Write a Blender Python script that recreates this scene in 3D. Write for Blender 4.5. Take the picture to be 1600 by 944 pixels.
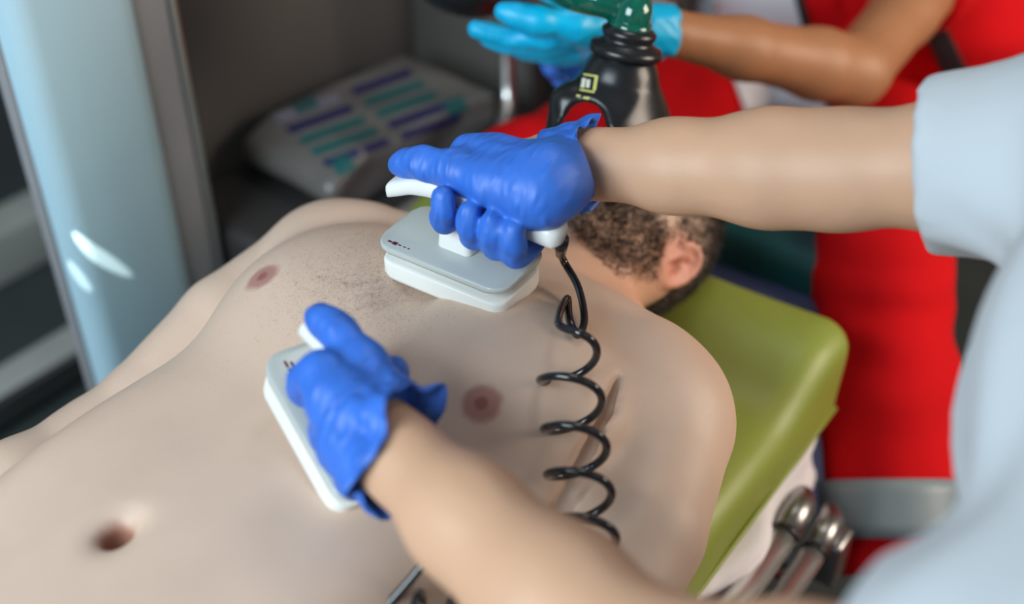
import bpy, bmesh, math, random
import numpy as np
from mathutils import Vector, Matrix
from mathutils.bvhtree import BVHTree

for o in list(bpy.data.objects): bpy.data.objects.remove(o)
SC = bpy.context.scene
COL = SC.collection
random.seed(4); rng = np.random.default_rng(4)
V = lambda *a: np.array(a, float)

# ------------------------------------------------------------------ camera
CAM = V(-.538, -.516, .78); PITCH = math.radians(36.5); YAW = math.radians(54.2); FPX = 1800.
FW = V(math.cos(PITCH)*math.sin(YAW), math.cos(PITCH)*math.cos(YAW), -math.sin(PITCH))
RT = np.cross(FW, [0, 0, 1.]); RT /= np.linalg.norm(RT); UP = np.cross(RT, FW)
cd = bpy.data.cameras.new('camera'); cam = bpy.data.objects.new('camera', cd); COL.objects.link(cam)
cd.sensor_width = 36; cd.lens = FPX/1600*36; cd.clip_start = .02
cam.matrix_world = Matrix(((RT[0], UP[0], -FW[0], CAM[0]), (RT[1], UP[1], -FW[1], CAM[1]), (RT[2], UP[2], -FW[2], CAM[2]), (0, 0, 0, 1)))
cd.dof.use_dof = True; cd.dof.focus_distance = .95; cd.dof.aperture_fstop = 1.9
SC.camera = cam
def ray(px, py): return FW + RT*(px-800)/FPX - UP*(py-472)/FPX
def at(px, py, d): return CAM + ray(px, py)*d                       # point seen at a pixel, at a depth
def atz(px, py, z): r = ray(px, py); return CAM + r*(z-CAM[2])/r[2]  # ... at a height

# ------------------------------------------------------------------ light
w = bpy.data.worlds.new('world'); SC.world = w; w.use_nodes = True
bg = w.node_tree.nodes['Background']; bg.inputs[0].default_value = (.78, .88, 1, 1); bg.inputs[1].default_value = .18
def area(name, loc, to, size, power, col, sy=None):
    l = bpy.data.lights.new(name, 'AREA'); l.energy = power; l.color = col; l.size = size
    if sy: l.shape = 'RECTANGLE'; l.size_y = sy
    o = bpy.data.objects.new(name, l); COL.objects.link(o); o.location = loc
    o.rotation_euler = (Vector(to)-Vector(loc)).to_track_quat('-Z', 'Y').to_euler(); return o
area('rear_door_daylight', (-1.60, .15, 1.15), (-.1, .0, .1), 1.2, 50, (.78, .92, 1), 1.1)
area('side_door_daylight', (1.05, -1.55, .80), (.30, -.1, .05), .9, 29, (1, .84, .68), .9)
area('ceiling_lamp', (.75, .0, 1.75), (.6, 0, 0), .5, 4, (1, .97, .92), .35)
SC.view_settings.view_transform = 'Standard'; SC.view_settings.look = 'None'
SC.view_settings.exposure = 0.0; SC.view_settings.gamma = 1; SC.view_settings.use_curve_mapping = False

# ------------------------------------------------------------------ materials
MATS = {}
def mat(name, col, rough=.5, metal=0, spec=.5, var=.0, vscale=8, bump=0, bscale=60, btype='FBM', sss=0, coat=0, trans=0, bdist=.002, stretch=None, sheen=0):
    if name in MATS: return MATS[name]
    m = bpy.data.materials.new(name); m.use_nodes = True; MATS[name] = m
    nt = m.node_tree; b = nt.nodes['Principled BSDF']; N = nt.nodes.new; L = nt.links.new
    b.inputs['Roughness'].default_value = rough; b.inputs['Metallic'].default_value = metal
    b.inputs['Specular IOR Level'].default_value = spec; b.inputs['Coat Weight'].default_value = coat
    b.inputs['Transmission Weight'].default_value = trans; b.inputs['Sheen Weight'].default_value = sheen
    if sss:
        b.inputs['Subsurface Weight'].default_value = sss; b.inputs['Subsurface Radius'].default_value = (1, .4, .2)
        b.inputs['Subsurface Scale'].default_value = .006
    tc = N('ShaderNodeTexCoord'); src = tc.outputs['Object']
    n = N('ShaderNodeTexNoise'); n.inputs['Scale'].default_value = vscale; n.inputs['Detail'].default_value = 5; L(src, n.inputs['Vector'])
    mx = N('ShaderNodeMix'); mx.data_type = 'RGBA'; mx.name = 'basemix'
    c = V(*col)
    mx.inputs[6].default_value = (*np.clip(c*(1-var), 0, 1), 1); mx.inputs[7].default_value = (*np.clip(c*(1+var), 0, 1), 1)
    L(n.outputs[0], mx.inputs[0]); L(mx.outputs[2], b.inputs['Base Color'])
    if bump:
        n2 = N('ShaderNodeTexNoise'); n2.noise_type = btype; n2.inputs['Scale'].default_value = bscale; n2.inputs['Detail'].default_value = 4
        if stretch:
            mp = N('ShaderNodeMapping'); mp.inputs['Scale'].default_value = stretch; L(src, mp.inputs[0]); L(mp.outputs[0], n2.inputs['Vector'])
        else: L(src, n2.inputs['Vector'])
        bp = N('ShaderNodeBump'); bp.inputs['Strength'].default_value = bump; bp.inputs['Distance'].default_value = bdist
        L(n2.outputs[0], bp.inputs['Height']); L(bp.outputs[0], b.inputs['Normal'])
    return m
def add_spot(m, c, r, col, soft=.35, amt=1., squash=(1, 1, 1)):
    """a coloured patch (areola, ear, scalp; painted shade in the navel) around a point given in object space"""
    nt = m.node_tree; N = nt.nodes.new; L = nt.links.new; b = nt.nodes['Principled BSDF']
    prev = b.inputs['Base Color'].links[0].from_socket
    tc = N('ShaderNodeTexCoord'); s = N('ShaderNodeVectorMath'); s.operation = 'SUBTRACT'; s.inputs[1].default_value = c; L(tc.outputs['Object'], s.inputs[0])
    q = N('ShaderNodeVectorMath'); q.operation = 'MULTIPLY'; q.inputs[1].default_value = squash; L(s.outputs[0], q.inputs[0])
    ln = N('ShaderNodeVectorMath'); ln.operation = 'LENGTH'; L(q.outputs[0], ln.inputs[0])
    nz = N('ShaderNodeTexNoise'); nz.inputs['Scale'].default_value = .9/r; L(tc.outputs['Object'], nz.inputs['Vector'])
    a = N('ShaderNodeMath'); a.operation = 'MULTIPLY_ADD'; a.inputs[1].default_value = r*.6; a.inputs[2].default_value = -r*.3; L(nz.outputs[0], a.inputs[0])
    ad = N('ShaderNodeMath'); L(ln.outputs['Value'], ad.inputs[0]); L(a.outputs[0], ad.inputs[1])
    mr = N('ShaderNodeMapRange'); mr.interpolation_type = 'SMOOTHSTEP'
    mr.inputs['From Min'].default_value = r*(1-soft); mr.inputs['From Max'].default_value = r*(1+soft); mr.inputs['To Min'].default_value = amt; mr.inputs['To Max'].default_value = 0
    L(ad.outputs[0], mr.inputs['Value'])
    mx = N('ShaderNodeMix'); mx.data_type = 'RGBA'; mx.inputs[7].default_value = (*col, 1)
    L(prev, mx.inputs[6]); L(mr.outputs[0], mx.inputs[0]); L(mx.outputs[2], b.inputs['Base Color'])

def skin(name, col): return mat(name, col, .48, spec=.4, var=.10, vscale=14, bump=.25, bscale=420, sss=.10, bdist=.0006)
SK_PAT = skin('skin_pale', (.62, .455, .355))
SK_OP = skin('skin_fair', (.60, .355, .225))
SK_TAN = skin('skin_tan', (.37, .165, .075))
GLOVE = mat('nitrile_blue', (.034, .150, .60), .46, spec=.45, var=.12, vscale=25, bump=.9, bscale=60, btype='RIDGED_MULTIFRACTAL', bdist=.0035, stretch=(.8, 1.9, .8))
GLOVE2 = mat('nitrile_cyan', (.0, .43, .74), .38, spec=.45, var=.12, vscale=25, bump=.7, bscale=50, btype='RIDGED_MULTIFRACTAL', bdist=.003)
WHITEP = mat('white_plastic', (.78, .78, .74), .28, spec=.5, var=.02)
GREYP = mat('grey_plastic', (.46, .49, .47), .22, spec=.5, var=.02)
MARK = mat('mark_ink', (.12, .01, .05), .6)
BLACKR = mat('black_rubber', (.010, .011, .013), .28, spec=.5, var=.1)
BLACKC = mat('black_cord', (.010, .010, .012), .18, spec=.6, coat=.4)
GREENP = mat('green_clear_plastic', (.0, .17, .11), .08, spec=.7, trans=.45, coat=.5)
MATT = mat('mattress_vinyl', (.24, .29, .045), .45, var=.12, vscale=5, bump=.25, bscale=14, bdist=.004)
SHEET = mat('white_sheet', (.72, .70, .74), .8, var=.05, bump=.4, bscale=30, bdist=.004)
CHROME = mat('chrome', (.86, .86, .84), .34, metal=1)
STEEL = mat('dull_steel', (.34, .33, .32), .32, metal=1)
RED = mat('red_cloth', (.56, .003, .006), .9, spec=.15, var=.15, vscale=7, bump=.4, bscale=26, bdist=.005, sheen=0)
SHIRT = mat('pale_blue_cloth', (.52, .56, .595), .85, var=.05, vscale=6, bump=.3, bscale=18, bdist=.006)
WHITEC = mat('white_cloth', (.72, .76, .82), .85, var=.05, bump=.3, bscale=20, bdist=.004)
BLACKW = mat('black_webbing', (.012, .012, .015), .7, var=.1)
REFL = mat('reflective_tape', (.20, .255, .28), .45, var=.08, vscale=20)
NAVY = mat('navy_cloth', (.03, .045, .10), .8, var=.2)
HAIR = mat('dark_hair', (.022, .014, .010), .55, var=.3)
BEARD = mat('brown_beard', (.055, .032, .020), .55, var=.4)

# ------------------------------------------------------------------ mesh helpers
def link(o, parent=None):
    COL.objects.link(o)
    if parent: o.parent = parent
    return o
def obj(name, me, m=None, parent=None, smooth=True):
    o = bpy.data.objects.new(name, me)
    if m: me.materials.append(m)
    if smooth and len(me.polygons): me.polygons.foreach_set('use_smooth', [True]*len(me.polygons))
    return link(o, parent)
def thing(name, label, cat, loc=(0, 0, 0), group=None):
    o = bpy.data.objects.new(name, None); o.location = loc; o.empty_display_size = .05; link(o)
    return tag(o, label, cat, group)
def tag(o, label, cat, group=None):
    o['label'] = label; o['category'] = cat
    if group: o['group'] = group
    return o
def struct(o): o['kind'] = 'structure'; return o
def place(o, parent):          # world-space mesh under an Empty that is not at the origin
    o.parent = parent; o.matrix_parent_inverse = Matrix.Translation(-Vector(parent.location)); return o
def pyd(verts, faces):
    me = bpy.data.meshes.new('m'); me.from_pydata([tuple(map(float, v)) for v in verts], [], [tuple(int(i) for i in f) for f in faces]); me.update(); return me
def bm_me(bm):
    me = bpy.data.meshes.new('m'); bmesh.ops.recalc_face_normals(bm, faces=bm.faces); bm.to_mesh(me); bm.free(); return me
def smooth_path(P, n=8, closed=False):
    P = np.array(P, float); out = []
    Q = np.vstack([2*P[0]-P[1], P, 2*P[-1]-P[-2]])
    for i in range(1, len(Q)-2):
        a, b, c, d = Q[i-1:i+3]
        for t in np.linspace(0, 1, n, endpoint=False):
            out.append(.5*((2*b)+(-a+c)*t+(2*a-5*b+4*c-d)*t*t+(-a+3*b-3*c+d)*t**3))
    out.append(P[-1]); return np.array(out)
def tube(P, r, seg=10, cap=True, flat=None):
    """swept tube; r a number or list"""
    P = np.array(P, float); n = len(P); rr = np.full(n, r) if np.isscalar(r) else np.interp(np.linspace(0, 1, n), np.linspace(0, 1, len(r)), r)
    T = np.gradient(P, axis=0); T /= np.linalg.norm(T, axis=1)[:, None]+1e-12
    u = np.cross(T[0], [.3, .5, .81]); u /= np.linalg.norm(u); vs = []; fs = []
    for i in range(n):
        u = u-T[i]*(u@T[i]); u /= np.linalg.norm(u); b = np.cross(T[i], u)
        for k in range(seg):
            a = 2*math.pi*k/seg; vs.append(P[i]+rr[i]*(u*math.cos(a)+b*math.sin(a)))
    for i in range(n-1):
        for k in range(seg):
            k2 = (k+1) % seg; fs.append((i*seg+k, i*seg+k2, (i+1)*seg+k2, (i+1)*seg+k))
    if cap: fs.append(tuple(range(seg))[::-1]); fs.append(tuple((n-1)*seg+k for k in range(seg)))
    return pyd(vs, fs)
def frame_me(me, O, T, K, N):    # move a mesh from local (t,k,n) to world
    M = Matrix(((T[0], K[0], N[0], O[0]), (T[1], K[1], N[1], O[1]), (T[2], K[2], N[2], O[2]), (0, 0, 0, 1)))
    me.transform(M)
    if M.determinant() < 0: me.flip_normals()
    return me
def rr_prism(L, W, rad, z0, z1, bev=.002, seg=6, taper=1.):
    """rounded rectangle slab in local coordinates"""
    bm = bmesh.new(); pts = []
    for cx, cy, a0 in ((L/2-rad, W/2-rad, 0), (-L/2+rad, W/2-rad, 90), (-L/2+rad, -W/2+rad, 180), (L/2-rad, -W/2+rad, 270)):
        for i in range(seg+1):
            a = math.radians(a0+90*i/seg); pts.append((cx+rad*math.cos(a), cy+rad*math.sin(a)))
    lo = [bm.verts.new((x, y, z0)) for x, y in pts]; hi = [bm.verts.new((x*taper, y*taper, z1)) for x, y in pts]
    n = len(pts); bm.faces.new(lo[::-1]); bm.faces.new(hi)
    for i in range(n): bm.faces.new((lo[i], lo[(i+1) % n], hi[(i+1) % n], hi[i]))
    if bev: bmesh.ops.bevel(bm, geom=[e for e in bm.edges if abs(e.verts[0].co.z-e.verts[1].co.z) < 1e-7], offset=bev, segments=3, affect='EDGES', profile=.5)
    return bm_me(bm)
def box(x0, x1, y0, y1, z0, z1, bev=0., seg=3):
    bm = bmesh.new(); bmesh.ops.create_cube(bm, size=1)
    for v in bm.verts: v.co = ((x0+x1)/2+v.co.x*(x1-x0), (y0+y1)/2+v.co.y*(y1-y0), (z0+z1)/2+v.co.z*(z1-z0))
    if bev: bmesh.ops.bevel(bm, geom=bm.edges[:], offset=bev, segments=seg, affect='EDGES', profile=.5)
    return bm_me(bm)
def lathe(prof, seg=32):
    vs = []; fs = []
    for r, z in prof:
        for k in range(seg): a = 2*math.pi*k/seg; vs.append((r*math.cos(a), r*math.sin(a), z))
    for i in range(len(prof)-1):
        for k in range(seg): k2 = (k+1) % seg; fs.append((i*seg+k, i*seg+k2, (i+1)*seg+k2, (i+1)*seg+k))
    return pyd(vs, fs)

# ------------------------------------------------------------------ implicit sculpting: blended volumes -> one continuous skin
class Field:
    def __init__(s, lo, hi, h, fine=None):
        s.ax = []
        for i in range(3):
            if fine and fine[0] == i:                    # (axis, from, fine step)
                a = np.arange(lo[i], fine[1], h); b = np.arange(fine[1], hi[i]+fine[2], fine[2]); s.ax.append(np.concatenate([a, b]))
            else:
                hh = h if not fine else (fine[3] if len(fine) > 3 else h)
                s.ax.append(np.arange(lo[i], hi[i]+hh, hh))
        s.ax = [a.astype(np.float32) for a in s.ax]; s.h = h
        s.D = np.full([len(a) for a in s.ax], .05, np.float32)
    def win(s, lo, hi, pad):
        sl = []
        for i in range(3):
            a = np.searchsorted(s.ax[i], lo[i]-pad); b = np.searchsorted(s.ax[i], hi[i]+pad); sl.append(slice(max(a-1, 0), b+1))
        g = np.meshgrid(*[s.ax[i][sl[i]] for i in range(3)], indexing='ij', sparse=True)
        return tuple(sl), g
    def mix(s, sl, d, k, mode):
        D = s.D[sl]
        if D.size == 0: return
        if mode == 'add':
            if k > 0: h = np.maximum(k-np.abs(D-d), 0)/k; D = np.minimum(D, d)-h*h*k*.25
            else: D = np.minimum(D, d)
        elif mode == 'sub':
            if k > 0: h = np.maximum(k-np.abs(D+d), 0)/k; D = np.maximum(D, -d)+h*h*k*.25
            else: D = np.maximum(D, -d)
        else: D = np.maximum(D, d)
        s.D[sl] = D
    def cone(s, a, b, ra, rb, k=.02, mode='add', flat=None):
        a = np.array(a, float); b = np.array(b, float); R = max(ra, rb)
        sl, (X, Y, Z) = s.win(np.minimum(a, b)-R, np.maximum(a, b)+R, k+.025)
        ba = b-a; L2 = ba@ba+1e-12
        px, py, pz = X-a[0], Y-a[1], Z-a[2]
        t = np.clip((px*ba[0]+py*ba[1]+pz*ba[2])/L2, 0, 1)
        dx, dy, dz = px-t*ba[0], py-t*ba[1], pz-t*ba[2]
        if flat is not None:                       # (unit normal, factor): thinner across that normal
            n, f = flat; q = dx*n[0]+dy*n[1]+dz*n[2]; g = 1/f-1
            dx, dy, dz = dx+q*n[0]*g, dy+q*n[1]*g, dz+q*n[2]*g
        d = np.sqrt(dx*dx+dy*dy+dz*dz)-(ra+t*(rb-ra))
        if flat is not None: d = d*min(1, flat[1]*1.25)
        s.mix(sl, d.astype(np.float32), k, mode)
    def chain(s, pts, k=.015, **kw):
        for (a, ra), (b, rb) in zip(pts[:-1], pts[1:]): s.cone(a, b, ra, rb, k, **kw)
    def ell(s, c, r, k=.02, mode='add', rot=None):
        R = max(r); c = np.array(c, float)
        sl, (X, Y, Z) = s.win(c-R, c+R, k+.025)
        p = [X-c[0], Y-c[1], Z-c[2]]
        if rot is not None: p = [rot[i][0]*p[0]+rot[i][1]*p[1]+rot[i][2]*p[2] for i in range(3)]
        k0 = np.sqrt((p[0]/r[0])**2+(p[1]/r[1])**2+(p[2]/r[2])**2)
        k1 = np.sqrt((p[0]/r[0]**2)**2+(p[1]/r[1]**2)**2+(p[2]/r[2]**2)**2)+1e-6
        d = k0*(k0-1)/k1
        s.mix(sl, d.astype(np.float32), k, mode)
    def func(s, fn, k=.02, mode='add', lo=(-9, -9, -9), hi=(9, 9, 9)):
        sl, (X, Y, Z) = s.win(lo, hi, .0)
        s.mix(sl, np.asarray(fn(X, Y, Z), np.float32)+np.zeros(s.D[sl].shape, np.float32), k, mode)
    def offset(s, fn):
        X, Y, Z = np.meshgrid(*s.ax, indexing='ij', sparse=True); s.D += np.asarray(fn(X, Y, Z), np.float32)
    def mesh(s, smooth=2):
        D = s.D; S = D < 0
        nx, ny, nz = D.shape
        c = [S[i:nx-1+i, j:ny-1+j, k:nz-1+k] for i in (0, 1) for j in (0, 1) for k in (0, 1)]
        cnt = sum(x.astype(np.int8) for x in c); act = (cnt > 0) & (cnt < 8)
        I, J, K = np.nonzero(act); n = len(I)
        idx = np.full(act.shape, -1, np.int32); idx[I, J, K] = np.arange(n)
        cv = {(i, j, k): D[I+i, J+j, K+k] for i in (0, 1) for j in (0, 1) for k in (0, 1)}
        acc = np.zeros((n, 3)); num = np.zeros(n)
        for ax in range(3):
            for p in (0, 1):
                for q in (0, 1):
                    e0 = [p, q]; e0.insert(ax, 0); e1 = [p, q]; e1.insert(ax, 1)
                    a = cv[tuple(e0)]; b = cv[tuple(e1)]; m = (a < 0) != (b < 0)
                    t = np.where(m, a/(a-b+1e-20), 0); pos = np.empty((n, 3)); pos[:] = e0; pos[:, ax] = t
                    acc += pos*m[:, None]; num += m
        fr = acc/num[:, None]; P = np.empty((n, 3))
        for ax, ii in enumerate((I, J, K)): A = s.ax[ax]; P[:, ax] = A[ii]+fr[:, ax]*(A[ii+1]-A[ii])
        F = []
        for ax in range(3):
            sh = [slice(1, -1)]*3; sh[ax] = slice(0, None)
            a = S[tuple(slice(1, -1) if i != ax else slice(0, -1) for i in range(3))]
            b = S[tuple(slice(1, -1) if i != ax else slice(1, None) for i in range(3))]
            e = np.nonzero(a != b); ijk = [e[i]+(1 if i != ax else 0) for i in range(3)]
            u, v = [(1, 2), (2, 0), (0, 1)][ax]
            def cell(du, dv):
                q = list(ijk); q[u] = q[u]-du; q[v] = q[v]-dv; return idx[q[0], q[1], q[2]]
            quad = np.stack([cell(1, 1), cell(0, 1), cell(0, 0), cell(1, 0)], 1)
            ins = a[e]; quad[~ins] = quad[~ins][:, ::-1]; F.append(quad)
        F = np.concatenate(F)
        for _ in range(smooth):
            acc = np.zeros_like(P); num = np.zeros(len(P))
            for i in range(4):
                a, b = F[:, i], F[:, (i+1) % 4]
                for k in range(3): acc[:, k] += np.bincount(a, P[b, k], len(P))
                num += np.bincount(a, minlength=len(P))
                for k in range(3): acc[:, k] += np.bincount(b, P[a, k], len(P))
                num += np.bincount(b, minlength=len(P))
            ok = num > 0; P[ok] = .5*P[ok]+.5*acc[ok]/num[ok][:, None]
        me = bpy.data.meshes.new('sculpt'); me.vertices.add(len(P)); me.vertices.foreach_set('co', P.astype(np.float32).ravel())
        me.loops.add(F.size); me.loops.foreach_set('vertex_index', F.astype(np.int32).ravel())
        me.polygons.add(len(F)); me.polygons.foreach_set('loop_start', np.arange(0, F.size, 4, dtype=np.int32))
        me.polygons.foreach_set('loop_total', np.full(len(F), 4, np.int32))
        me.update(calc_edges=True); me.validate(); return me
def verts_normals(me):
    n = len(me.vertices); a = np.empty(n*3, np.float32); b = np.empty(n*3, np.float32)
    me.vertices.foreach_get('co', a); me.vertices.foreach_get('normal', b); return a.reshape(-1, 3).astype(float), b.reshape(-1, 3).astype(float)
def bvh(me): return BVHTree.FromPolygons([v.co for v in me.vertices], [p.vertices[:] for p in me.polygons])
def strands(P, Nn, prob, count, length, width, flow, lift=.5, jit=.35):
    p = prob/prob.sum(); ii = rng.choice(len(P), count, p=p); b = P[ii]+rng.normal(0, .0016, (count, 3)); nn = Nn[ii]
    d = nn*lift+np.array(flow)*(1-lift)+rng.normal(0, jit, (count, 3)); d /= np.linalg.norm(d, axis=1)[:, None]
    s = np.cross(d, rng.normal(0, 1, (count, 3))); s /= np.linalg.norm(s, axis=1)[:, None]
    ln = length*rng.uniform(.6, 1.2, (count, 1)); b = b-nn*.0008
    v = np.stack([b-s*width, b+s*width, b+d*ln], 1).reshape(-1, 3)
    return pyd(v, np.arange(count*3).reshape(-1, 3))
def wob(X, Y, Z, s, a):       # gentle cloth folds
    return a*(np.sin(s*(X*1.3+Y*.7+.4*np.sin(9*Z)))*np.sin(s*(Z*1.1-X*.6)+1.3)+.5*np.sin(s*1.9*(Y-Z*.5)+.5*np.sin(11*X)))

#SETTING
# ------------------------------------------------------------------ setting: inside of the ambulance
WALLG = mat('dark_wall_panel', (.088, .083, .081), .6, var=.12, vscale=3, bump=.1, bscale=200, bdist=.0005)
PART = mat('grey_partition', (.13, .12, .11), .5, var=.1, vscale=3)
FLOORM = mat('dark_floor', (.045, .055, .055), .55, var=.3, vscale=6, bump=.1, bscale=90)
PILL = mat('pale_blue_paint', (.44, .64, .74), .30, var=.05, vscale=3, coat=.15)
PILLG = mat('grey_trim_paint', (.30, .30, .315), .45, var=.08)
BENCHD = mat('dark_seal', (.03, .03, .03), .6)
STEP = mat('step_plate', (.50, .50, .45), .5, var=.2)
struct(obj('floor', box(-2.2, 2.4, -1.6, 2.4, -.60, -.55), FLOORM, smooth=False))
struct(obj('wall_right', box(.24, 2.0, .70, .76, -.55, 1.6), WALLG, smooth=False))
struct(obj('wall_front', box(1.95, 2.0, -1.6, .70, -.55, 1.6), PART, smooth=False))
struct(obj('wall_partition', box(.86, .89, .45, .70, -.55, 1.6, .004), PART, smooth=False))
# door pillar: pale blue faced column with a grey return and a bright rubber edge
p = struct(obj('trim_1', box(.070, .235, .56, .63, -.55, 1.6, .030, 5), PILL))
obj('return_panel', box(.228, .285, .575, .70, -.55, 1.6, .012), PILLG, p)
obj('edge_strip', box(.283, .289, .568, .580, -.55, 1.6, .002), CHROME, p)
obj('side_flange', box(.064, .074, .588, .604, -.55, 1.6, .003), PILLG, p)
st = struct(obj('trim_2', box(-.4, .40, 1.02, 1.10, -.55, -.49, .008), STEP)); obj('step_lip', box(-.4, .40, 1.00, 1.02, -.53, -.485, .004), STEEL, st)
struct(obj('trim_3', box(-.2, .7, 1.38, 1.48, -.55, -.44, .008), STEP))
struct(obj('wall_rear', box(-.4, .9, 2.3, 2.36, -.55, 1.6), FLOORM, smooth=False))

# side bench the pack lies on
bench = thing('side_bench', 'dark grey padded side bench along the dark wall, under the wrapped pack', 'bench', (.72, .63, -.55))
BENCHM = mat('bench_vinyl', (.028, .026, .026), .55, var=.2, bump=.15, bscale=120, bdist=.0006)
place(obj('cushion', box(.30, .86, .405, .70, -.16, -.07, .02), BENCHM), bench)
place(obj('base_panel', box(.30, .86, .43, .70, -.55, -.16, .005), PART), bench)
rail = smooth_path([V(.30, .385, -.06), V(.45, .385, -.06), V(.60, .388, -.055), V(.70, .40, -.045), V(.755, .425, -.03), V(.772, .437, .02), V(.775, .44, .12), V(.775, .44, .6)], 8)
r_ = tag(obj('grab_rail', tube(rail, .013, 14), CHROME), 'bent steel grab rail rising at the end of the side bench', 'rail')
for q in (V(.42, .385, -.06), V(.60, .388, -.055)):
    b_ = obj('bracket', box(q[0]-.010, q[0]+.010, .385, .412, -.115, -.06, .003), STEEL, r_)

# wrapped pack of sterile sets
pack = thing('wrapped_pack', 'clear wrapped pack printed with teal and navy stripes on the dark bench', 'pack', (.56, .56, -.07))
WRAP = mat('clear_wrap', (.13, .122, .115), .3, var=.12, vscale=14, bump=.5, bscale=22, bdist=.006)
f = Field((.28, .40, -.09), (.84, .76, .05), .005)
def packd(X, Y, Z):
    u = (X-.575); v = (Y-.545); c, s_ = math.cos(-.10), math.sin(-.10); a = c*u+s_*v; b = -s_*u+c*v
    hz = .022*np.clip((a+.17)/.07, .05, 1)
    qx = np.abs(a)-.150; qy = np.abs(b)-.085; qz = np.abs(Z+.030)-hz
    return np.sqrt(np.maximum(qx, 0)**2+np.maximum(qy, 0)**2+np.maximum(qz, 0)**2)+np.minimum(np.maximum(qx, np.maximum(qy, qz)), 0)-.018+.004*np.sin(38*a+9*b)*np.sin(31*b+60*Z)
f.func(packd, 0); pm = f.mesh(); pb = bvh(pm); place(obj('wrapper', pm, WRAP), pack)
TEALP = mat('teal_print', (.008, .095, .095), .4); NAVYP = mat('navy_print', (.010, .010, .075), .4); LILACP = mat('lilac_print', (.20, .19, .26), .4)
def decal(name, px, tree, m, parent, off=.0008, n=6, inv=True):
    """flat print laid on a surface: quad given by four pixels, dropped onto the thing's own surface"""
    px = [V(*p) for p in px]; vs = []; fs = []
    for i in range(n+1):
        for j in range(n+1):
            a, b = i/n, j/n; p = (1-a)*(1-b)*px[0]+a*(1-b)*px[1]+a*b*px[2]+(1-a)*b*px[3]
            h = tree.ray_cast(Vector(CAM), Vector(ray(*p)).normalized())
            if h[0] is None: return None
            vs.append(np.array(h[0])+np.array(h[1])*off)
    for i in range(n):
        for j in range(n): fs.append((i*(n+1)+j, (i+1)*(n+1)+j, (i+1)*(n+1)+j+1, i*(n+1)+j+1))
    o = obj(name, pyd(vs, fs), m); place(o, parent); return o
def stripe(x0, y0, x1, y1, wd, m): decal('printed_stripe', [(x0, y0), (x1, y1), (x1+wd*.55, y1+wd), (x0+wd*.55, y0+wd)], pb, m, pack)
for k, (m1, m2) in enumerate(((LILACP, NAVYP), (NAVYP, TEALP), (TEALP, TEALP), (TEALP, NAVYP), (NAVYP, NAVYP))):
    dx, dy = 19*k, 17.5*k
    stripe(428+dx, 181+dy, 528+dx, 146+dy, 11, m1); stripe(548+dx, 139+dy, 640+dx, 107+dy, 11, m2)
for q in ([(515, 250), (545, 240), (558, 265), (528, 277)], [(690, 160), (722, 150), (732, 172), (702, 183)], [(455, 165), (490, 152), (500, 166), (465, 180)]): decal('printed_block', q, pb, TEALP, pack)

#STRETCHER
# ------------------------------------------------------------------ stretcher
MX1 = .475; MY0 = -.247; MY1 = .315
f = Field((-1.05, -.32, -.16), (.52, .37, .06), .0085)
def mtd(X, Y, Z):
    cx = (-1.0+MX1)/2; hx = (MX1+1.0)/2; cy = (MY0+MY1)/2; hy = (MY1-MY0)/2; r = .034
    lift = .036*np.clip((X-.30)/.12, 0, 1)**2*(3-2*np.clip((X-.30)/.12, 0, 1))      # raised head end
    dip = -.012*np.exp(-((X-.36)/.10)**2-(Y/.09)**2)
    qx = np.abs(X-cx)-hx+r; qy = np.abs(Y-cy)-hy+r; qz = np.abs(Z+.055-.5*(lift+dip))-.055-.5*(lift+dip)+r
    d = np.sqrt(np.maximum(qx, 0)**2+np.maximum(qy, 0)**2+np.maximum(qz, 0)**2)+np.minimum(np.maximum(qx, np.maximum(qy, qz)), 0)-r
    return d+.002*np.sin(23*X+8*Z)*np.sin(19*Y+40*Z)
f.func(mtd, 0); mo = tag(obj('stretcher_mattress', f.mesh(), MATT), 'olive green vinyl stretcher mattress under the bare-chested patient', 'mattress')
def seam(y, z): return tube([V(x, y, z) for x in np.linspace(-.95, MX1-.03, 30)], .0028, 6)
obj('piping', seam(MY0-.0005, -.072), MATT, mo)
# sheet bunched below the mattress
f = Field((-1.0, -.34, -.26), (.56, .36, -.08), .008)
def shd(X, Y, Z):
    qx = np.abs(X+.24)-.70; qy = np.abs(Y-.035)-.268-.012*np.sin(16*X+20*Z)-.006*np.sin(41*X-33*Z); qz = np.abs(Z+.155)-.038
    return np.sqrt(np.maximum(qx, 0)**2+np.maximum(qy, 0)**2+np.maximum(qz, 0)**2)+np.minimum(np.maximum(qx, np.maximum(qy, qz)), 0)-.012+.004*np.sin(30*X+70*Z)
f.func(shd, 0); tag(obj('bed_sheet', f.mesh(), SHEET), 'white sheet bunched under the green mattress edge', 'sheet')
strc = thing('ambulance_stretcher', 'chrome tube frame of the stretcher below the white sheet', 'stretcher', (-.2, 0, -.55))
def st_part(n, me, m): return place(obj(n, me, m), strc)
for (y, z, r, x1) in ((-.264, -.135, .0150, .300), (-.294, -.160, .0130, .320)):
    st_part('side_tube', tube([V(x, y, z) for x in np.linspace(-1.0, x1, 8)], r, 18), CHROME)
    st_part('tube_ring', tube([V(x1-.006, y, z), V(x1, y, z)], r*1.16, 18), BLACKR)
    st_part('tube_sleeve', tube([V(x1, y, z), V(x1+.055, y+.004, z-.004), V(x1+.075, y+.012, z-.012)], [r*1.05, r*1.05, r*.8], 18), STEEL)
st_part('side_tube', tube([V(x, .345, -.13) for x in np.linspace(-1.0, .4, 8)], .011, 14), CHROME)
for x in (-.7, -.2, .3): st_part('cross_bar', tube([V(x, -.272, -.19), V(x, .345, -.19)], .011, 10), STEEL)
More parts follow.
